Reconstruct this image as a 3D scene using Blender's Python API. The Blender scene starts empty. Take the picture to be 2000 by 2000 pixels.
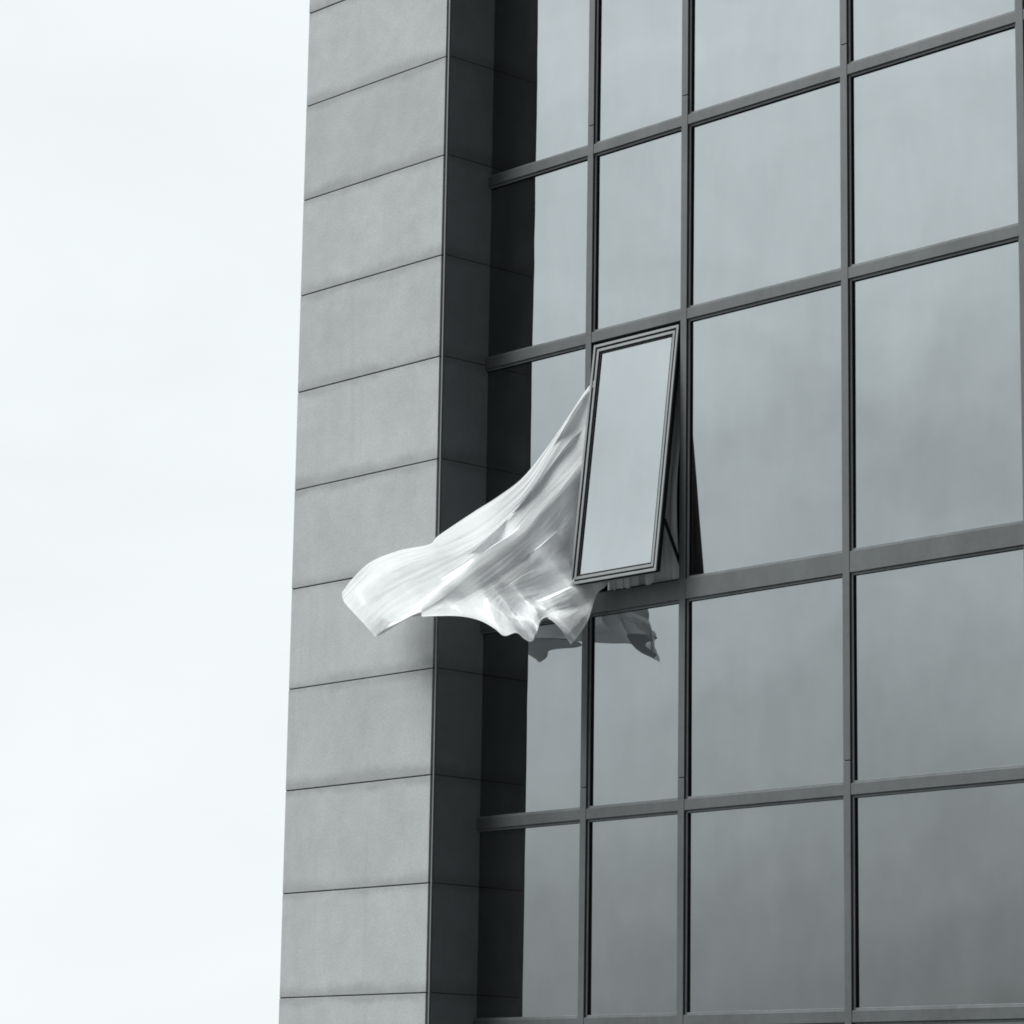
import bpy, bmesh, math, random
import numpy as np
from mathutils import Vector, Matrix, noise
random.seed(7)
S = bpy.context.scene
COL = S.collection
R = math.radians

# ------------------------------------------------------------------ camera
ZG = 1.2                                     # ground lies 1.2 m below the survey zero
CAM = Vector((14.502, -11.4794, 0.3818 + ZG))
YAW, PITCH, ROLL, FPX = 0.8309, 0.1987, 0.0164, 6160.76
_d = Vector((-math.sin(YAW) * math.cos(PITCH), math.cos(YAW) * math.cos(PITCH), math.sin(PITCH)))
_r = _d.cross(Vector((0, 0, 1))).normalized()
_u = _r.cross(_d)
RR = math.cos(ROLL) * _r + math.sin(ROLL) * _u
UU = -math.sin(ROLL) * _r + math.cos(ROLL) * _u
cam = bpy.data.objects.new('camera', bpy.data.cameras.new('camera'))
COL.objects.link(cam)
cam.matrix_world = Matrix(((RR.x, UU.x, -_d.x, CAM.x), (RR.y, UU.y, -_d.y, CAM.y), (RR.z, UU.z, -_d.z, CAM.z), (0, 0, 0, 1)))
cam.data.sensor_width = 36
cam.data.lens = FPX * 36 / 2000
cam.data.clip_start = 0.1
cam.data.clip_end = 3000
S.camera = cam
S.render.resolution_x = S.render.resolution_y = 1024
S.cycles.filter_width = 1.8

# ------------------------------------------------------------------ light
SUN_AZ = Vector((-0.74, -0.67, 0)).normalized()      # towards the bright part of the overcast
SUN_EL = R(50)
w = bpy.data.worlds.new('World'); S.world = w; w.use_nodes = True
nt = w.node_tree; nt.nodes.clear(); L = nt.links.new
def nd(t, **k):
    n = nt.nodes.new(t)
    for a, b in k.items(): setattr(n, a, b)
    return n
def mth(op, a, b=None, c=None, clamp=False):
    n = nd('ShaderNodeMath', operation=op); n.use_clamp = clamp
    for i, v in enumerate((a, b, c)):
        if v is None: continue
        if isinstance(v, (int, float)): n.inputs[i].default_value = v
        else: L(v, n.inputs[i])
    return n.outputs[0]
def mapr(v, a, b, c, d, smooth=True):
    n = nd('ShaderNodeMapRange'); n.interpolation_type = 'SMOOTHSTEP' if smooth else 'LINEAR'
    L(v, n.inputs[0])
    for i, x in enumerate((a, b, c, d)): n.inputs[i + 1].default_value = x
    return n.outputs[0]
tc = nd('ShaderNodeTexCoord'); sx = nd('ShaderNodeSeparateXYZ'); L(tc.outputs['Generated'], sx.inputs[0])
X_, Y_, Z_ = sx.outputs
sky = nd('ShaderNodeTexSky', sky_type='NISHITA'); sky.sun_disc = False
sky.sun_elevation = SUN_EL; sky.sun_rotation = math.atan2(SUN_AZ.x, SUN_AZ.y)
sky.air_density = 1.0; sky.dust_density = 3.0
# overcast deck: brighter to the west (-X), a darker bank of cloud low in the south (-Y), brightest overhead
az = mapr(X_, -0.64, 0.2, 1.0, 0.10)
south = mapr(Y_, 0.1, -0.6, 0.0, 1.0)
low = mth('POWER', mapr(Z_, 0.0, 0.36, 1.0, 0.0, False), 1.35)
bank = mth('MULTIPLY', south, low)
eastw = mapr(X_, -0.85, -0.55, 0.0, 0.28)
bankd = mth('MULTIPLY', bank, mth('ADD', eastw, 0.62))
deck = mth('MULTIPLY', mth('MULTIPLY', az, mth('SUBTRACT', 1.0, bankd)), mth('ADD', 1.0, mth('MULTIPLY', south, 0.96)))
zen = mapr(Z_, 0.45, 0.9, 0.0, 0.6)
deck = mth('ADD', deck, mth('MULTIPLY', zen, mapr(X_, -0.75, 0.75, 1.0, 0.3)))
mp = nd('ShaderNodeMapping'); mp.inputs['Scale'].default_value = (1.0, 1.0, 2.4); L(tc.outputs['Generated'], mp.inputs[0])
n1 = nd('ShaderNodeTexNoise'); n1.inputs['Scale'].default_value = 6.5; n1.inputs['Detail'].default_value = 6; n1.inputs['Roughness'].default_value = 0.55
n1.inputs['Distortion'].default_value = 0.4; L(mp.outputs[0], n1.inputs['Vector'])
# cloud texture is plain in the south, faint in the thin bright veil of the north-west
amp = mth('ADD', mth('MULTIPLY', south, 0.58), 0.14)
cl = mth('ADD', 1.0, mth('MULTIPLY', mth('SUBTRACT', n1.outputs['Fac'], 0.5), amp))
deck = mth('MULTIPLY', mth('MULTIPLY', deck, cl), 9.9)
cc = nd('ShaderNodeMix', data_type='RGBA', blend_type='MULTIPLY'); cc.inputs[0].default_value = 1
comb = nd('ShaderNodeCombineColor')
for i in range(3): L(deck, comb.inputs[i])
cc.inputs[7].default_value = (0.935, 0.99, 1.0, 1); L(comb.outputs[0], cc.inputs[6])
mx = nd('ShaderNodeMix', data_type='RGBA'); mx.inputs[0].default_value = 0.94
L(sky.outputs[0], mx.inputs[6]); L(cc.outputs[2], mx.inputs[7])
bg = nd('ShaderNodeBackground'); bg.inputs[1].default_value = 0.1; L(mx.outputs[2], bg.inputs[0])
L(bg.outputs[0], nd('ShaderNodeOutputWorld').inputs[0])
sun = bpy.data.objects.new('sun', bpy.data.lights.new('sun', 'SUN')); COL.objects.link(sun)
sun.data.energy = 4.2; sun.data.angle = R(38); sun.data.color = (0.985, 1.0, 0.995)
sd = SUN_AZ * math.cos(SUN_EL) + Vector((0, 0, math.sin(SUN_EL)))
sun.rotation_euler = sd.to_track_quat('Z', 'Y').to_euler()
sun.location = (0, -5, 40)
S.view_settings.view_transform = 'Standard'; S.view_settings.look = 'None'
S.view_settings.exposure = 0.0; S.view_settings.gamma = 1.0; S.view_settings.use_curve_mapping = False

# ------------------------------------------------------------------ materials
def material(name):
    m = bpy.data.materials.new(name); m.use_nodes = True
    t = m.node_tree; return m, t, t.nodes['Principled BSDF']
class G:                                            # little node-graph helper
    def __init__(s, t): s.t = t
    def n(s, typ, **k):
        x = s.t.nodes.new(typ)
        for a, b in k.items(): setattr(x, a, b)
        return x
    def l(s, a, b): s.t.links.new(a, b)
    def m(s, op, a, b=None, clamp=False):
        x = s.n('ShaderNodeMath', operation=op); x.use_clamp = clamp
        for i, v in enumerate((a, b)):
            if v is None: continue
            if isinstance(v, (int, float)): x.inputs[i].default_value = v
            else: s.l(v, x.inputs[i])
        return x.outputs[0]
    def mr(s, v, a, b, c, d, smooth=True):
        x = s.n('ShaderNodeMapRange'); x.interpolation_type = 'SMOOTHSTEP' if smooth else 'LINEAR'
        s.l(v, x.inputs[0])
        for i, q in enumerate((a, b, c, d)): x.inputs[i + 1].default_value = q
        return x.outputs[0]
    def noise(s, vec, scale, detail=3, rough=0.5, sc=(1, 1, 1)):
        mp = s.n('ShaderNodeMapping'); mp.inputs['Scale'].default_value = sc; s.l(vec, mp.inputs[0])
        x = s.n('ShaderNodeTexNoise'); x.inputs['Scale'].default_value = scale
        x.inputs['Detail'].default_value = detail; x.inputs['Roughness'].default_value = rough
        s.l(mp.outputs[0], x.inputs['Vector']); return x.outputs['Fac']
    def col(s, base, fac):                          # base colour times a scalar
        x = s.n('ShaderNodeMix', data_type='RGBA', blend_type='MULTIPLY'); x.inputs[0].default_value = 1
        x.inputs[6].default_value = (*base, 1)
        c = s.n('ShaderNodeCombineColor')
        for i in range(3): s.l(fac, c.inputs[i])
        s.l(c.outputs[0], x.inputs[7]); return x.outputs[2]
    def bump(s, h, bs, dist, strength=1.0):
        b = s.n('ShaderNodeBump'); b.inputs['Distance'].default_value = dist; b.inputs['Strength'].default_value = strength
        s.l(h, b.inputs['Height']); s.l(b.outputs[0], bs.inputs['Normal'])

PANEL = 0.6
Z0 = 7.206 + ZG                                   # height of one horizontal stone joint
def stone_mat(name, base, stain, rough, spec):
    m, t, b = material(name); g = G(t)
    pos = g.n('ShaderNodeNewGeometry').outputs['Position']
    sp = g.n('ShaderNodeSeparateXYZ'); g.l(pos, sp.inputs[0])
    zz = g.m('DIVIDE', g.m('SUBTRACT', sp.outputs[2], Z0 - 20 * PANEL), PANEL)
    fr = g.m('FRACT', zz); idx = g.m('FLOOR', zz)
    wn = g.n('ShaderNodeTexWhiteNoise', noise_dimensions='1D'); g.l(idx, wn.inputs['W'])
    edge_lo = fr; edge_hi = g.m('SUBTRACT', 1.0, fr)
    big = g.noise(pos, 2.3, 4, 0.6); mid = g.noise(pos, 9, 4, 0.6); fine = g.noise(pos, 75, 3, 0.6)
    wob = g.m('ADD', g.m('MULTIPLY', g.m('SUBTRACT', g.noise(pos, 9, 6, 0.75, (1, 1, 0.6)), 0.42), 0.16), g.m('MULTIPLY', g.m('SUBTRACT', g.noise(pos, 1.7, 2, 0.5, (1, 1, 0.9)), 0.5), 0.22))
    # water marks left along the bottom and, thinner, the top edge of each slab
    lo = g.mr(g.m('SUBTRACT', edge_lo, wob), 0.0, 0.14, 1.0, 0.0)
    hi = g.mr(g.m('SUBTRACT', edge_hi, wob), 0.0, 0.09, 1.0, 0.0)
    st = g.m('MULTIPLY', g.m('MAXIMUM', lo, g.m('MULTIPLY', hi, 0.8)), g.mr(big, 0.3, 0.62, 0.45, 1.0))
    drip = g.m('MULTIPLY', g.mr(g.noise(pos, 5, 3, 0.5, (2.2, 2.2, 0.12)), 0.56, 0.72, 0.0, 1.0), 0.35)
    f = g.m('SUBTRACT', 1.0, g.m('MULTIPLY', g.m('MAXIMUM', st, g.m('MULTIPLY', drip, mid)), stain))
    f = g.m('MULTIPLY', f, g.mr(big, 0.25, 0.75, 0.94, 1.06))
    f = g.m('MULTIPLY', f, g.mr(mid, 0.25, 0.75, 0.955, 1.045))
    f = g.m('MULTIPLY', f, g.mr(fine, 0.25, 0.75, 0.92, 1.08))
    f = g.m('MULTIPLY', f, g.mr(wn.outputs[0], 0, 1, 0.955, 1.04, False))
    g.l(g.col(base, f), b.inputs['Base Color'])
    b.inputs['Roughness'].default_value = rough; b.inputs['Specular IOR Level'].default_value = spec
    g.bump(g.m('ADD', fine, mid), b, 0.0012, 0.6)
    return m
def metal_mat(name, base, rough, dirt=0.2, spec=0.4):
    m, t, b = material(name); g = G(t)
    pos = g.n('ShaderNodeNewGeometry').outputs['Position']
    a = g.noise(pos, 3.0, 4, 0.6, (1, 1, 0.4)); c = g.noise(pos, 22, 3, 0.6)
    f = g.m('ADD', g.mr(a, 0.25, 0.75, 1 - dirt, 1 + dirt * 0.5), g.mr(c, 0.25, 0.75, -dirt * 0.35, dirt * 0.35))
    g.l(g.col(base, f), b.inputs['Base Color'])
    g.l(g.mr(a, 0.2, 0.8, rough + 0.08, rough - 0.06), b.inputs['Roughness'])
    b.inputs['Specular IOR Level'].default_value = spec
    g.bump(c, b, 0.0004, 0.3)
    return m
M_STONE = stone_mat('pale_stone', (0.395, 0.406, 0.407), 0.28, 0.8, 0.25)
M_DARKSTONE = stone_mat('dark_stone_with_shade', (0.19, 0.20, 0.206), 0.25, 0.55, 0.3)  # darker stone; the return's shade is put into this base colour
M_FRAME = metal_mat('grey_aluminium', (0.092, 0.099, 0.102), 0.5)
M_BEAD = metal_mat('dark_aluminium', (0.15, 0.16, 0.165), 0.5)
M_SASH = metal_mat('pale_aluminium', (0.21, 0.222, 0.226), 0.45, 0.12)
M_BLACK = metal_mat('black_rubber_and_shade', (0.012, 0.013, 0.014), 0.7, 0.1, 0.2)  # rubber, and the shade on frame sides put into black
M_TRIM = metal_mat('steel_trim', (0.15, 0.158, 0.162), 0.4, 0.15)
M_JOINT = metal_mat('joint_sealant', (0.05, 0.052, 0.053), 0.9, 0.2, 0.1)  # dark sealant colour behind the stone joints
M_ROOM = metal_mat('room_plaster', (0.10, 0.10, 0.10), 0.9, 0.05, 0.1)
M_CONC = stone_mat('render', (0.3, 0.3, 0.3), 0.1, 0.9, 0.2)

def glass_mat():
    m, t, b = material('reflective_glass'); g = G(t); t.nodes.remove(b)
    out = [n for n in t.nodes if n.type == 'OUTPUT_MATERIAL'][0]
    pos = g.n('ShaderNodeNewGeometry').outputs['Position']
    oi = g.n('ShaderNodeObjectInfo')
    ad = g.n('ShaderNodeVectorMath', operation='ADD'); g.l(pos, ad.inputs[0])
    cv = g.n('ShaderNodeCombineXYZ'); k = g.m('MULTIPLY', oi.outputs['Random'], 60.0); g.l(k, cv.inputs[0]); g.l(k, cv.inputs[2]); g.l(cv.outputs[0], ad.inputs[1])
    h = g.noise(ad.outputs[0], 1.3, 2, 0.4)
    bp = g.n('ShaderNodeBump'); bp.inputs['Distance'].default_value = 0.003; bp.inputs['Strength'].default_value = 1; g.l(h, bp.inputs['Height'])
    dust = g.noise(pos, 4, 5, 0.65, (1, 1, 0.5))
    streak = g.noise(pos, 2.6, 4, 0.6, (1, 1, 0.07))
    glf = g.m('MULTIPLY', g.mr(dust, 0.25, 0.75, 0.96, 1.04), g.mr(streak, 0.3, 0.7, 0.985, 1.012))
    gl = g.n('ShaderNodeBsdfGlossy'); gl.inputs['Roughness'].default_value = 0.015; g.l(bp.outputs[0], gl.inputs['Normal'])
    g.l(g.col((0.305, 0.324, 0.332), glf), gl.inputs['Color'])
    tr = g.n('ShaderNodeBsdfTransparent'); tr.inputs['Color'].default_value = (0.45, 0.5, 0.5, 1)
    mx = g.n('ShaderNodeMixShader'); mx.inputs[0].default_value = 0.85
    g.l(tr.outputs[0], mx.inputs[1]); g.l(gl.outputs[0], mx.inputs[2])
    df = g.n('ShaderNodeBsdfDiffuse'); df.inputs['Color'].default_value = (0.35, 0.36, 0.36, 1)
    m2 = g.n('ShaderNodeMixShader'); g.l(g.mr(dust, 0.3, 0.8, 0.015, 0.05), m2.inputs[0])
    g.l(mx.outputs[0], m2.inputs[1]); g.l(df.outputs[0], m2.inputs[2])
    g.l(m2.outputs[0], out.inputs[0])
    return m
M_GLASS = glass_mat()

def cloth_mat(name, base, sheer, trans):
    m, t, b = material(name); g = G(t); t.nodes.remove(b)
    out = [n for n in t.nodes if n.type == 'OUTPUT_MATERIAL'][0]
    pos = g.n('ShaderNodeNewGeometry').outputs['Position']
    n1 = g.noise(pos, 14, 4, 0.6); n2 = g.noise(pos, 260, 2, 0.5)
    bp = g.n('ShaderNodeBump'); bp.inputs['Distance'].default_value = 0.004; bp.inputs['Strength'].default_value = 0.5
    g.l(g.m('ADD', n1, g.m('MULTIPLY', n2, 0.12)), bp.inputs['Height'])
    d = g.n('ShaderNodeBsdfDiffuse'); d.inputs['Color'].default_value = (*base, 1); g.l(bp.outputs[0], d.inputs['Normal'])
    tl = g.n('ShaderNodeBsdfTranslucent'); tl.inputs['Color'].default_value = (*base, 1); g.l(bp.outputs[0], tl.inputs['Normal'])
    tp = g.n('ShaderNodeBsdfTransparent')
    a = g.n('ShaderNodeMixShader'); a.inputs[0].default_value = trans; g.l(d.outputs[0], a.inputs[1]); g.l(tl.outputs[0], a.inputs[2])
    c = g.n('ShaderNodeMixShader'); c.inputs[0].default_value = sheer; g.l(a.outputs[0], c.inputs[1]); g.l(tp.outputs[0], c.inputs[2])
    g.l(c.outputs[0], out.inputs[0]); return m
M_CLOTH = cloth_mat('white_sheer_cloth', (0.90, 0.91, 0.915), 0.05, 0.15)
M_CLOTH2 = cloth_mat('grey_cloth', (0.84, 0.86, 0.87), 0.0, 0.05)
mg, tg, bgd = material('paving'); gg = G(tg)
pp = gg.n('ShaderNodeNewGeometry').outputs['Position']
gg.l(gg.col((0.07, 0.071, 0.072), gg.mr(gg.noise(pp, 0.6, 6, 0.65), 0.25, 0.75, 0.75, 1.2)), bgd.inputs['Base Color'])
bgd.inputs['Roughness'].default_value = 0.9

# ------------------------------------------------------------------ mesh helpers
def box(bm, x0, x1, y0, y1, z0, z1, bev=0.0, mi=0):
    vs = [bm.verts.new((x, y, z)) for x in (x0, x1) for y in (y0, y1) for z in (z0, z1)]
    q = [(0, 1, 3, 2), (4, 6, 7, 5), (0, 4, 5, 1), (2, 3, 7, 6), (0, 2, 6, 4), (1, 5, 7, 3)]
    fs = [bm.faces.new([vs[i] for i in f]) for f in q]
    for f in fs: f.material_index = mi
    if bev:
        es = list({e for f in fs for e in f.edges})
        bmesh.ops.bevel(bm, geom=es, offset=bev, segments=2, affect='EDGES', profile=0.5)
def obj(name, bm, mat, parent=None, origin=(0, 0, 0), smooth=False):
    bmesh.ops.recalc_face_normals(bm, faces=bm.faces[:])
    o = Vector(origin)
    for v in bm.verts: v.co -= o
    me = bpy.data.meshes.new(name); bm.to_mesh(me); bm.free()
    for mm in (mat if isinstance(mat, (list, tuple)) else [mat]): me.materials.append(mm)
    if smooth:
        for p in me.polygons: p.use_smooth = True
    ob = bpy.data.objects.new(name, me); COL.objects.link(ob)
    ob.location = o
    if parent is not None:
        ob.parent = parent; ob.location = o - abs_loc(parent)
    return ob
def abs_loc(o):
    p = Vector(o.location)
    while o.parent: o = o.parent; p += Vector(o.location)
    return p

# ------------------------------------------------------------------ ground
bm = bmesh.new(); k = 700
vs = [bm.verts.new(c) for c in ((-k, -k, 0), (k, -k, 0), (k, k, 0), (-k, k, 0))]; bm.faces.new(vs)
gr = obj('ground', bm, mg); gr['kind'] = 'structure'

# ------------------------------------------------------------------ the building
X1 = 1.3197; DM = 0.322; DG = 0.350
MU = [2.1589, 2.9006, 4.0566, 5.21, 6.364]
MW = 0.046
TR = [(5.9369, 5.8817), (4.8414, 4.7819), (3.3574, 3.2482), (2.1829, 2.1251), (1.0654, 1.0077)]
TR = [(a + ZG, b + ZG) for a, b in TR]
TR = [(TR[0][0] + 1.24, TR[0][1] + 1.24)] + TR + [(TR[-1][0] - 1.25, TR[-1][1] - 1.25)]
XR = MU[-1] + 1.15                                  # east end of the glazing
TOP = 9.35; BOT = 0.0
bld = bpy.data.objects.new('office_building', None); COL.objects.link(bld); bld.location = (0, 0, 0)
bld['label'] = 'modern building with pale stone pier and dark framed mirror glass curtain wall'
bld['category'] = 'building'

def stone_panels(name, x0, x1, mat):
    bm = bmesh.new(); z = Z0 - 20 * PANEL
    j = 0.0035
    while z < TOP:
        a, b = max(z + j, BOT + 0.002), min(z + PANEL - j, TOP)
        if b > a + 0.05:
            jit = random.uniform(-0.0012, 0.0012)
            box(bm, x0, x1, jit, 0.03, a, b, 0.002)
        z += PANEL
    box(bm, x0 + 0.0008, x1 - 0.0006, 0.0045, 0.029, BOT + 0.004, TOP - 0.006, 0, 1)     # mortar bed behind the joints
    return obj(name, bm, [mat, M_JOINT], bld, (x0, 0, 0))
stone_panels('stone_wall', 0.0, X1 - 0.030, M_STONE)
bm = bmesh.new(); box(bm, 0.001, X1 - 0.022, 0.0262, 6.0, BOT + 0.001, TOP - 0.01); obj('wall_core', bm, M_JOINT, bld)
# stone return with the same coursing, its shade put into a darker colour
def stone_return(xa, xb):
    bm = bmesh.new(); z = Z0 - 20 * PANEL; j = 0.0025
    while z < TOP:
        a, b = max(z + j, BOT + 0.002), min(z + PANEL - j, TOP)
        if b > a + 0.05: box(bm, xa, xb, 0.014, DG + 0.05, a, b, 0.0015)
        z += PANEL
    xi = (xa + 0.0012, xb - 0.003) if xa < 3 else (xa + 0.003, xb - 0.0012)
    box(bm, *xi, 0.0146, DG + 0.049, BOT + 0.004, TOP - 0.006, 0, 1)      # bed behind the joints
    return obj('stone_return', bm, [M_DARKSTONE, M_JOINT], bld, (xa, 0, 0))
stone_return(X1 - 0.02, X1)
# metal corner lip
bm = bmesh.new(); box(bm, X1 - 0.0125, X1 - 0.001, 0.001, 0.012, BOT + 0.01, TOP - 0.02, 0.001)
obj('corner_trim', bm, M_TRIM, bld)
bm = bmesh.new(); box(bm, X1 - 0.0285, X1 - 0.0155, 0.019, 0.0258, BOT + 0.01, TOP - 0.02)
obj('joint_seal', bm, M_BLACK, bld)
# east pier beyond the glazing
stone_panels('stone_wall', XR + 0.04, XR + 1.3, M_STONE)
stone_return(XR, XR + 0.02)
bm = bmesh.new(); box(bm, XR + 0.021, XR + 1.296, 0.031, 6.0, BOT + 0.001, TOP - 0.01); obj('wall_core', bm, M_JOINT, bld)
# roof, parapet, plinth, rooms
bm = bmesh.new(); box(bm, -0.03, XR + 1.33, -0.03, 6.05, TOP, TOP + 0.25, 0.01); obj('roof', bm, M_CONC, bld)
bm = bmesh.new(); box(bm, X1 - 0.019, XR + 0.019, DG + 0.002, DG + 0.25, TR[0][0] + 0.02, TOP - 0.012); obj('parapet_panel', bm, M_FRAME, bld)
bm = bmesh.new(); box(bm, X1 - 0.019, XR + 0.019, DG - 0.04, DG + 0.25, BOT + 0.002, TR[-1][1] - 0.001); obj('plinth', bm, M_DARKSTONE, bld)
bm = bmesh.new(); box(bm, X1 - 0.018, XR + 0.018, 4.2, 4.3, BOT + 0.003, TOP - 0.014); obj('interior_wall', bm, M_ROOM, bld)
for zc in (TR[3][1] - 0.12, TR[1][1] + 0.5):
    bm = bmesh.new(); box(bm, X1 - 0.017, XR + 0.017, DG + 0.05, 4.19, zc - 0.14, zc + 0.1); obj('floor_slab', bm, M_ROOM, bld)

# mullions (pressure caps with a splice gap above two of the rails)
splices = [TR[1][0] + 0.115, TR[4][0] + 0.115]
for mx_ in MU:
    bm = bmesh.new(); zs = [TR[-1][1] - 0.02] + sorted(splices) + [TR[0][0] + 0.02]
    for a, b in zip(zs[:-1], zs[1:]):
        box(bm, mx_, mx_ + MW, DM, DM + 0.009, a + 0.0025, b - 0.0025, 0.0015)
    box(bm, mx_ + 0.003, mx_ + MW - 0.003, DM + 0.0085, DG + 0.09, zs[0], zs[-1], 0, 1)  # black body puts the shade of the mullion sides into the colour
    obj('mullion', bm, [M_FRAME, M_BLACK], bld, (mx_, DM, zs[0]))
# transoms
cuts = [X1 + 0.001] + MU + [XR - 0.001]
for i, (t, b) in enumerate(TR):
    bm = bmesh.new()
    box(bm, X1 + 0.001, XR - 0.001, DM + 0.0022, DM + 0.011, b, t, 0.0015)
    box(bm, X1 + 0.001, XR - 0.001, DM + 0.0105, DG + 0.088, b + 0.003, t - 0.003, 0, 1)  # black body puts the shade under the rail into the colour
    obj('transom', bm, [M_FRAME, M_BLACK], bld, (X1, DM, b))

# fixed windows: dark bead frame > reflecting pane
def ring(bm, x0, x1, z0, z1, wdt, y0, y1, bev=0.0012, mi=0):
    box(bm, x0, x0 + wdt, y0, y1, z0, z1, bev, mi); box(bm, x1 - wdt, x1, y0, y1, z0, z1, bev, mi)
    box(bm, x0 + wdt, x1 - wdt, y0 + 0.0004, y1 - 0.0004, z0, z0 + wdt, bev, mi); box(bm, x0 + wdt, x1 - wdt, y0 + 0.0004, y1 - 0.0004, z1 - wdt, z1, bev, mi)
def pane(x0, x1, z0, z1, y, parent, tilt=0.0018):
    bm = bmesh.new(); c = Vector(((x0 + x1) / 2, y, (z0 + z1) / 2))
    box(bm, x0 - c.x, x1 - c.x, 0, 0.008, z0 - c.z, z1 - c.z)
    o = obj('glass_pane', bm, M_GLASS, parent)
    o.location = c - abs_loc(parent)
    o.rotation_euler = (random.uniform(-tilt, tilt), 0, random.uniform(-tilt, tilt))
    return o
edges = [(X1 - 0.0178, MU[0] + 0.0035)] + [(MU[i] + MW - 0.0035, MU[i + 1] + 0.0035) for i in range(len(MU) - 1)] + [(MU[-1] + MW - 0.0035, XR - 0.001)]
BW = 0.017
for c, (xa, xb) in enumerate(edges):
    for r in range(len(TR) - 1):
        za, zb = TR[r + 1][0] - 0.0035, TR[r][1] + 0.0035
        if c == 1 and r == 2: continue              # the open window
        bm = bmesh.new(); ring(bm, xa, xb, za, zb, BW, DM + 0.013, DM + 0.020)
        ring(bm, xa, xb, za, zb, BW - 0.001, DM + 0.0196, DG + 0.02, 0, 1)
        # black bead backing: glazing rubber, with the side shade put into its colour
        f = obj('window', bm, [M_BEAD, M_BLACK], bld, (xa, DM, za))
        pane(xa + 0.006, xb - 0.006, za + 0.006, zb - 0.006, DG, f)

# ------------------------------------------------------------------ the open top-hung window
SXL, SXR, SZT, SL, SPH = 2.2225, 2.8837, 4.7643 + ZG, 1.3864, 0.1179
xa, xb = edges[1]; za, zb = TR[3][0] - 0.0035, TR[2][1] + 0.0035
bm = bmesh.new(); ring(bm, xa, xb, za, zb, 0.012, DM + 0.013, DG + 0.06)
fr = obj('window', bm, M_BLACK, bld, (xa, DM, za)); fr['label'] = 'open top hung window tilted outwards at the bottom'
YT = DM + 0.005
sash_o = Vector((SXL, YT, SZT))
bm = bmesh.new(); W = SXR - SXL                      # local: x along width, z down negative, y inward
def sring(bm, ins, wdt, y0, y1, bev=0.0015):
    ring(bm, ins, W - ins, -SL + ins, -ins, wdt, y0, y1, bev)
sring(bm, 0.0, 0.016, 0.0, 0.009)
sring(bm, 0.027, 0.016, 0.003, 0.012)
sash = obj('sash_frame', bm, M_SASH, fr)
sash.location = sash_o - abs_loc(fr); sash.rotation_euler = (-SPH, 0, 0)
bm = bmesh.new(); sring(bm, 0.0015, 0.045, 0.0085, 0.034, 0); sring(bm, 0.042, 0.013, 0.0105, 0.033, 0)
gk = obj('gasket', bm, M_BLACK, fr); gk.location = sash.location; gk.rotation_euler = sash.rotation_euler
bm = bmesh.new(); box(bm, 0.05, W - 0.05, 0.016, 0.024, -SL + 0.05, -0.05)
gp = obj('glass_pane', bm, M_GLASS, fr); gp.location = sash.location; gp.rotation_euler = sash.rotation_euler
# stay arm
def tube(bm, pts, w1, w2):
    for a, b in zip(pts[:-1], pts[1:]):
        a, b = Vector(a), Vector(b); d = (b - a).normalized(); s = d.cross(Vector((1, 0, 0))).normalized(); e = Vector((1, 0, 0))
        vs = [bm.verts.new(p + s * i * w1 + e * j * w2) for p in (a, b) for i, j in ((-1, -1), (1, -1), (1, 1), (-1, 1))]
        for q in ((0, 1, 2, 3), (7, 6, 5, 4), (0, 4, 5, 1), (1, 5, 6, 2), (2, 6, 7, 3), (3, 7, 4, 0)): bm.faces.new([vs[i] for i in q])
bm = bmesh.new(); t_ = SL * 0.79
tube(bm, [(SXR - 0.006, YT + 0.034 - t_ * math.sin(SPH), SZT - t_ * math.cos(SPH)), (MU[1] - 0.006, DM + 0.03, TR[3][0] + 0.06)], 0.009, 0.004)
obj('stay_arm', bm, M_BLACK, fr, (SXR, DM, TR[3][0] + 0.06))

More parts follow.
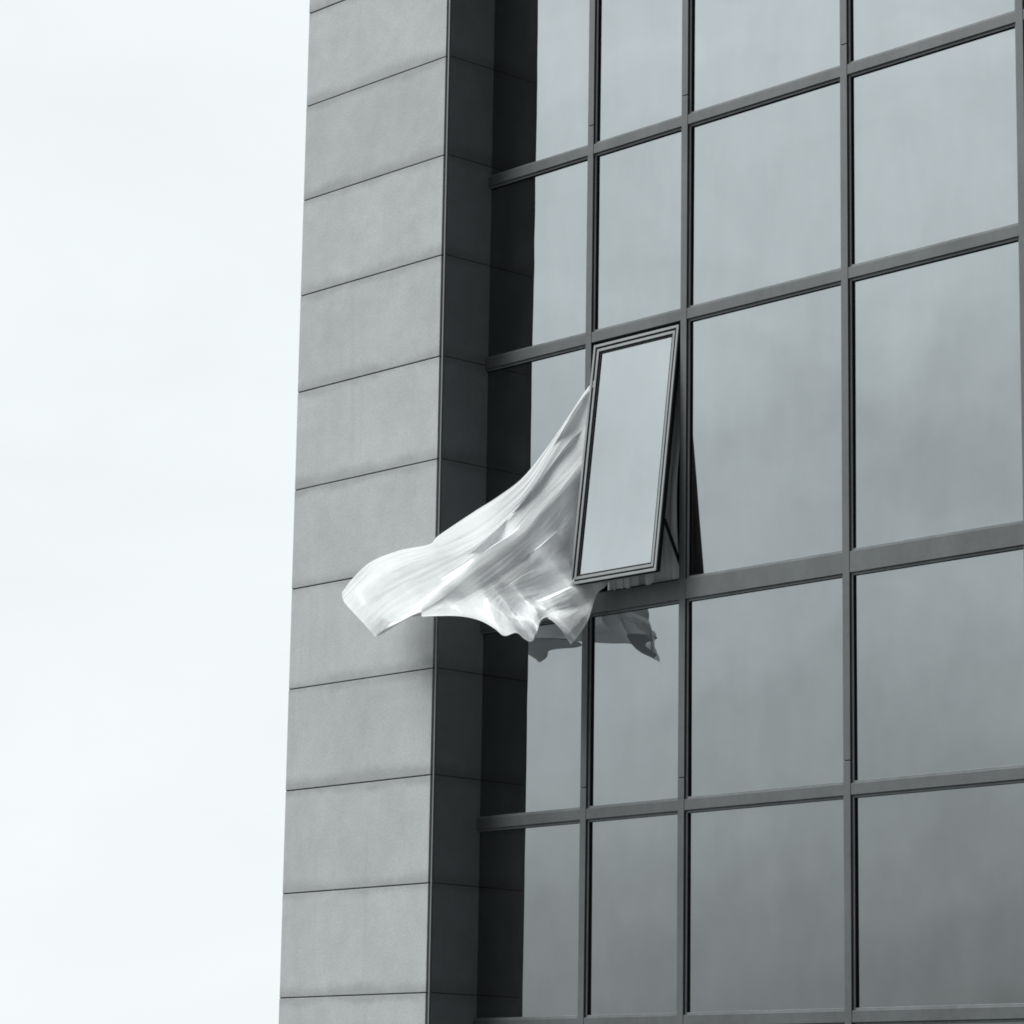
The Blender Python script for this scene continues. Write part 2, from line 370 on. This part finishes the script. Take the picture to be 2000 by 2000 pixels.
# ------------------------------------------------------------------ the blown-out curtain
# hand-drawn fan of folds: (image x, y, tone) stations from the window to the hem; each becomes a point in
# space at its own distance, the tone sets how steeply the cloth leans there
RIBS = [
[(1152,752,.97),(1095,835,.97),(1028,925,.97),(975,968,.97),(925,1000,.97),(858,1045,.97),(838,1063,.97),(780,1075,.97),(725,1097,.97),(690,1128,.97),(668,1157,.97)],
[(1146,768,.95),(1090,848,.96),(1038,925,.95),(985,976,.95),(935,1010,.95),(875,1050,.92),(838,1068,.90),(782,1082,.97),(730,1105,.97),(696,1136,.96),(669,1168,.95)],
[(1140,778,.90),(1084,866,.93),(1030,952,.90),(989,994,.90),(940,1036,.93),(890,1062,.90),(840,1080,.93),(785,1098,.93),(735,1122,.93),(703,1150,.93),(673,1177,.93)],
[(1138,795,.68),(1092,866,.70),(1036,955,.70),(996,1000,.72),(950,1040,.82),(897,1070,.85),(845,1090,.85),(790,1112,.87),(740,1140,.90),(710,1168,.90),(686,1192,.90)],
[(1132,838,.70),(1098,878,.70),(1050,945,.68),(1005,1000,.70),(958,1045,.78),(905,1080,.82),(850,1105,.80),(795,1132,.83),(748,1160,.85),(718,1185,.86),(700,1207,.86)],
[(1135,848,.92),(1107,880,.92),(1058,940,.92),(1022,980,.88),(970,1035,.75),(915,1085,.78),(858,1118,.80),(800,1148,.82),(755,1176,.83),(728,1202,.82),(712,1220,.82)],
[(1134,870,.75),(1108,895,.75),(1068,945,.74),(1030,985,.74),(985,1030,.82),(930,1085,.76),(870,1125,.78),(812,1160,.85),(765,1190,.88),(740,1212,.80),(724,1233,.75)],
[(1133,895,.66),(1112,920,.68),(1078,955,.70),(1043,990,.75),(998,1040,.84),(940,1085,.82),(885,1125,.85),(825,1172,.90),(775,1205,.85),(750,1222,.75),(735,1243,.70)],
[(1132,908,.85),(1110,933,.85),(1085,962,.82),(1054,992,.85),(1012,1035,.86),(958,1070,.85),(900,1121,.95),(850,1160,.97),(803,1203,.95),(780,1214,.90),(762,1229,.80)],
[(1130,930,.50),(1108,952,.52),(1085,978,.52),(1060,1002,.55),(1025,1045,.60),(975,1085,.62),(915,1128,.65),(868,1165,.68),(830,1190,.72),(815,1198,.85),(800,1206,.90)],
[(1128,955,.48),(1105,980,.50),(1085,1010,.52),(1062,1035,.53),(1030,1062,.50),(985,1100,.58),(935,1138,.60),(890,1166,.75),(862,1182,.90),(845,1194,.95),(830,1204,.95)],
[(1125,985,.48),(1105,1010,.50),(1088,1035,.50),(1060,1060,.50),(1030,1082,.48),(990,1112,.52),(948,1142,.60),(905,1168,.80),(885,1180,.93),(868,1192,.95),(855,1203,.95)],
[(1122,1015,.50),(1103,1035,.55),(1083,1045,.62),(1055,1067,.72),(1027,1089,.75),(990,1118,.75),(955,1145,.70),(920,1166,.88),(905,1180,.94),(895,1194,.95),(888,1203,.95)],
[(1120,1045,.52),(1100,1065,.50),(1075,1085,.52),(1050,1098,.60),(1022,1112,.65),(990,1135,.62),(960,1152,.68),(935,1168,.90),(925,1182,.93),(918,1196,.95),(915,1206,.95)],
[(1117,1085,.62),(1095,1095,.60),(1064,1108,.72),(1040,1115,.75),(1015,1127,.68),(988,1147,.60),(965,1158,.75),(950,1172,.90),(945,1188,.93),(943,1202,.95),(942,1214,.95)],
[(1116,1100,.50),(1090,1114,.48),(1063,1125,.48),(1035,1138,.48),(1012,1146,.50),(990,1157,.70),(972,1165,.85),(963,1180,.90),(961,1198,.90),(963,1214,.93),(966,1228,.93)],
[(1115,1118,.50),(1090,1133,.50),(1063,1145,.52),(1038,1153,.70),(1015,1160,.80),(998,1166,.80),(985,1172,.80),(978,1185,.75),(977,1202,.85),(980,1220,.90),(985,1242,.90)],
[(1114,1132,.80),(1092,1144,.78),(1068,1155,.75),(1045,1164,.70),(1025,1170,.70),(1010,1177,.75),(1000,1186,.65),(996,1198,.70),(996,1212,.85),(1000,1225,.75),(1008,1236,.75)],
[(1126,1138,.70),(1103,1150,.70),(1078,1161,.88),(1055,1171,.90),(1038,1178,.90),(1027,1186,.95),(1020,1196,.95),(1016,1208,.85),(1016,1220,.75),(1018,1234,.65),(1024,1248,.65)],
[(1140,1140,.60),(1115,1152,.75),(1090,1166,.85),(1070,1175,.88),(1055,1181,.90),(1046,1188,.93),(1040,1198,.92),(1037,1210,.80),(1036,1224,.70),(1036,1238,.70),(1036,1253,.68)],
[(1155,1142,.50),(1132,1155,.50),(1108,1172,.60),(1088,1181,.70),(1072,1188,.75),(1060,1196,.75),(1052,1204,.75),(1048,1214,.70),(1047,1224,.70),(1047,1234,.70),(1046,1245,.70)],
[(1166,1143,.45),(1145,1158,.45),(1122,1178,.48),(1102,1187,.60),(1086,1192,.80),(1075,1197,.92),(1068,1201,.95),(1063,1204,.90),(1060,1207,.85),(1058,1211,.80),(1056,1216,.75)],
[(1173,1144,.45),(1154,1160,.45),(1136,1180,.50),(1118,1191,.80),(1104,1196,.92),(1095,1199,.93),(1087,1202,.90),(1082,1204,.90),(1077,1206,.90),(1073,1207,.90),(1070,1208,.90)],
[(1178,1145,.50),(1160,1163,.60),(1146,1182,.80),(1134,1196,.75),(1124,1206,.65),(1116,1213,.65),(1109,1218,.65),(1104,1222,.68),(1099,1225,.70),(1095,1228,.70),(1092,1226,.70)],
[(1182,1146,.60),(1166,1160,.65),(1157,1185,.60),(1150,1208,.58),(1143,1222,.58),(1137,1231,.58),(1132,1238,.58),(1127,1245,.60),(1123,1250,.60),(1119,1254,.60),(1115,1259,.60)],
]
HEMY = [-.27,-.27,-.27,-.27,-.27,-.27,-.27,-.27,-.28,-.30,-.30,-.30,-.29,-.275,-.26,-.24,-.22,-.20,-.18,-.155,-.13,-.09,-.05,.0,.05]
def catmull(a, n):
    """resample array (k, ...) to n samples along axis 0 with Catmull-Rom"""
    k = len(a); p = np.concatenate([2 * a[:1] - a[1:2], a, 2 * a[-1:] - a[-2:-1]], 0)
    t = np.linspace(0, k - 1, n); i = np.minimum(t.astype(int), k - 2); f = (t - i).reshape((-1,) + (1,) * (a.ndim - 1))
    p0, p1, p2, p3 = p[i], p[i + 1], p[i + 2], p[i + 3]
    return 0.5 * (2 * p1 + (p2 - p0) * f + (2 * p0 - 5 * p1 + 4 * p2 - p3) * f ** 2 + (3 * p1 - p0 - 3 * p2 + p3) * f ** 3)
TG, RV, RU, RH, RL = 1.0, 30.0, 36.0, 1.0, 10.0
def build_curtain():
    A = np.array(RIBS, float)                        # ribs, stations, 3
    nr, ns, _ = A.shape
    A[9:22, :7, 2] -= 0.06; A[8:25, :, 2] -= 0.03
    A[2:8, :6, 2] = np.maximum(A[2:8, :6, 2], 0.76)           # the upper folds stay lit
    A[3:8:2, :6, 2] += 0.06
    A[0:3, :4, 2] = np.minimum(A[0:3, :4, 2], 0.86); A[3:8, :4, 2] = np.clip(A[3:8, :4, 2], 0.79, 0.88)
    Y = np.zeros((nr, ns))
    for i in range(nr):
        seg = np.hypot(*np.diff(A[i, :, :2], axis=0).T); s = np.concatenate([[0], np.cumsum(seg)]); s /= s[-1]
        t = min(max((A[i, 0, 1] - 673) / 468, 0), 1)
        y0 = 0.311 - 0.10 * t
        Y[i] = y0 + (HEMY[i] - y0) * s ** 0.9
    # one more station inside the room
    ext = A[:, :1].copy(); ext[:, 0, 0] += np.linspace(34, 10, nr); ext[:, 0, 1] -= np.linspace(26, 12, nr)
    A = np.concatenate([ext, A], 1); Y = np.concatenate([Y[:, :1] + 0.10, Y], 1)
    D = np.concatenate([A, Y[..., None]], 2)
    def grid(n, m): return np.swapaxes(catmull(np.swapaxes(catmull(D, n), 0, 1), m), 0, 1)      # v, u, (x, y, tone, Y)
    d, r, uu, C = (np.array(v) for v in (_d, RR, UU, CAM))
    def place(Q):
        ray = d + r * ((Q[..., 0] - 1000) / FPX)[..., None] - uu * ((Q[..., 1] - 1000) / FPX)[..., None]
        return C + ray * ((Q[..., 3] - C[1]) / ray[..., 1])[..., None], ray / np.linalg.norm(ray, axis=2, keepdims=True)
    def blur(a, sg):
        if sg < 0.3: return a
        q = int(3 * sg) + 1; kk = np.exp(-0.5 * (np.arange(-q, q + 1) / sg) ** 2); kk /= kk.sum()
        for ax in (0, 1):
            pw = [(0, 0), (0, 0)]; pw[ax] = (q, q)
            a = np.apply_along_axis(lambda z: np.convolve(z, kk, 'valid'), ax, np.pad(a, pw, 'edge'))
        return a
    # relax the cloth: lean each patch towards or away from the light as its tone asks, keep it smooth,
    # clear of the stone pier and behind the plane of the open sash
    nv, nu = 145, 74
    Q = grid(nv, nu); base, nrm = place(Q)
    tone = Q[..., 2]; tc_ = 0.25 * (tone[1:, 1:] + tone[:-1, 1:] + tone[1:, :-1] + tone[:-1, :-1])
    tgt = (0.05 + 0.95 * np.clip(tc_, 0.3, 0.93) ** 2.2) * TG
    sdir = np.array(sd); SUNK, AMB, AZ_, AX_, wd = 1.15, 0.27, 0.12, -0.10, 0.25
    h = np.zeros((nv, nu)); m1 = np.zeros_like(h); m2 = np.zeros_like(h)
    def cell(p): return 0.5 * (p[1:, 1:] + p[1:, :-1] - p[:-1, 1:] - p[:-1, :-1]), 0.5 * (p[1:, 1:] - p[1:, :-1] + p[:-1, 1:] - p[:-1, :-1])
    a, b = cell(base); sg_ = -np.sign((np.cross(a, b) * nrm[1:, 1:]).sum(2).mean())
    area = np.linalg.norm(np.cross(a, b), axis=2); area = area / area.mean()
    wt = np.clip(area, 0.6, 3); wt[:3] *= 0.15; wt[-3:] *= 0.15
    gate = np.clip((np.linspace(0, 1, nu) - 0.01) / 0.07, 0, 1)[None, :]
    NIT = 420
    for it in range(NIT):
        P = base - nrm * h[..., None]
        a, b = cell(P); n = np.cross(a, b) * sg_; ln = np.linalg.norm(n, axis=2, keepdims=True) + 1e-9; N = n / ln
        nl = N @ sdir
        q = np.where(nl > wd, nl, np.where(nl < -wd, 0, (nl + wd) ** 2 / (4 * wd)))
        dq = np.where(nl > wd, 1, np.where(nl < -wd, 0, (nl + wd) / (2 * wd)))
        sh = SUNK * q + AMB + AZ_ * N[..., 2] + AX_ * N[..., 0]
        e = (sh - tgt) * wt
        dN = (e * SUNK * dq)[..., None] * sdir
        dN[..., 2] += e * AZ_; dN[..., 0] += e * AX_
        dn = (dN - N * (N * dN).sum(2, keepdims=True)) / ln * sg_
        da = np.cross(b, dn) * 0.5; db = np.cross(dn, a) * 0.5
        G_ = np.zeros_like(P)
        G_[1:, 1:] += da + db; G_[1:, :-1] += da - db; G_[:-1, 1:] += db - da; G_[:-1, :-1] -= da + db
        gh = -(G_ * nrm).sum(2)
        lapv = np.zeros_like(h); lapv[1:-1] = h[2:] - 2 * h[1:-1] + h[:-2]
        lapu = np.zeros_like(h); lapu[:, 1:-1] = h[:, 2:] - 2 * h[:, 1:-1] + h[:, :-2]
        rv = np.zeros_like(h); rv[2:] += lapv[1:-1]; rv[1:-1] -= 2 * lapv[1:-1]; rv[:-2] += lapv[1:-1]
        ru = np.zeros_like(h); ru[:, 2:] += lapu[:, 1:-1]; ru[:, 1:-1] -= 2 * lapu[:, 1:-1]; ru[:, :-2] += lapu[:, 1:-1]
        gh += RV * rv + RU * ru + RH * h + RL * blur(h, 14)
        t2 = np.clip((SZT - P[..., 2]) / SL, 0, 1)
        lim = YT - SL * math.sin(SPH) * t2 - 0.88 * (SXL + 0.03 - P[..., 0])
        over = np.where((P[..., 0] > 1.35) & (P[..., 2] > SZT - SL + 0.45 * (SXL - P[..., 0])), np.maximum(lim + 0.01 - P[..., 1], 0), 0)
        over = np.maximum(over, np.maximum(DG - (1250 - Q[..., 0]) / 450 - P[..., 1], 0))     # lower hem hangs close to the glass
        wall = np.where(P[..., 0] < 1.35, np.maximum(P[..., 1] + 0.04, 0), np.maximum(P[..., 1] - 0.306, 0) * gate)
        gh += 60 * (over - wall) * nrm[..., 1] * 1.0
        gh = blur(gh, 3.0 * max(0, 1 - it / (NIT * 0.7)) ** 1.5) * (0.1 + 0.9 * gate)
        m1 = 0.9 * m1 + 0.1 * gh; m2 = 0.99 * m2 + 0.01 * gh * gh
        lr = 0.004 * (1 - it / NIT) + 0.0003
        h -= lr * (m1 / (1 - 0.9 ** (it + 1))) / (np.sqrt(m2 / (1 - 0.99 ** (it + 1))) + 0.02)
    h = blur(h, 0.65)
    NV, NU = 430, 222
    D = grid(NV, NU); base, nrm = place(D)
    u = np.linspace(0, 1, NU)[None, :]
    ramp = np.clip((u - 0.06) / 0.40, 0, 1); ramp = ramp * ramp * (3 - 2 * ramp)
    hf = np.swapaxes(catmull(np.swapaxes(catmull(h, NV), 0, 1), NU), 0, 1)
    P = base - nrm * hf[..., None]
    # fine creases running down the fan
    fine = np.empty((NV, NU))
    for i in range(NV):
        for j in range(NU):
            a, c = i / NV, j / NU
            fine[i, j] = (0.0042 - 0.0024 * c) * (0.5 - abs(noise.noise((a * 27, c * 2.6 + a * 2, 1.7)))) + 0.0020 * (0.5 - abs(noise.noise((a * 48, c * 4.2, 5.7)))) + 0.0005 * noise.noise((a * 70, c * 7, 8.1)) + 0.005 * noise.noise((a * 11, c * 8, 4.4)) + 0.0004 * noise.noise((a * 60, c * 40, 2.2))
    fine *= (0.6 + 0.4 * ramp)
    P -= nrm * fine[..., None]
    bm = bmesh.new()
    vv = [[bm.verts.new(P[i, j]) for j in range(NU)] for i in range(NV)]
    for i in range(NV - 1):
        for j in range(NU - 1): bm.faces.new((vv[i][j], vv[i + 1][j], vv[i + 1][j + 1], vv[i][j + 1]))
    return bm
cur = obj('curtain', build_curtain(), M_CLOTH, None, (2.24, 0.3, TR[3][0]), True)
cur['label'] = 'white curtain blown out of the open window, billowing left across the stone pier'
cur['category'] = 'curtain'

# the curtain still hanging inside the open window
bm = bmesh.new(); nx, nz = 160, 14; x0, x1 = MU[0] + 0.16, MU[1] - 0.03
grid = []
for i in range(nx + 1):
    a = i / nx; row = []
    for j in range(nz + 1):
        c = j / nz
        y = DG + 0.055 - 0.045 * (1 - c) ** 1.6 - 0.05 * math.sin(math.pi * min(c / 0.7, 1)) + 0.060 * noise.noise((a * 7.5, c * 0.5, 3.3)) + 0.022 * noise.noise((a * 19, c * 0.7, 9.1))
        row.append(bm.verts.new((x0 + (x1 - x0) * a + 0.008 * math.sin(a * 60 + c), y, TR[3][0] - 0.006 + c * 1.40)))
    grid.append(row)
for i in range(nx):
    for j in range(nz): bm.faces.new((grid[i][j], grid[i + 1][j], grid[i + 1][j + 1], grid[i][j + 1]))
ic = obj('curtain', bm, M_CLOTH2, None, (x0, DG + 0.13, TR[3][0]), True)
ic['label'] = 'grey curtain hanging straight inside, seen behind the stay arm of the open window'
ic['category'] = 'curtain'
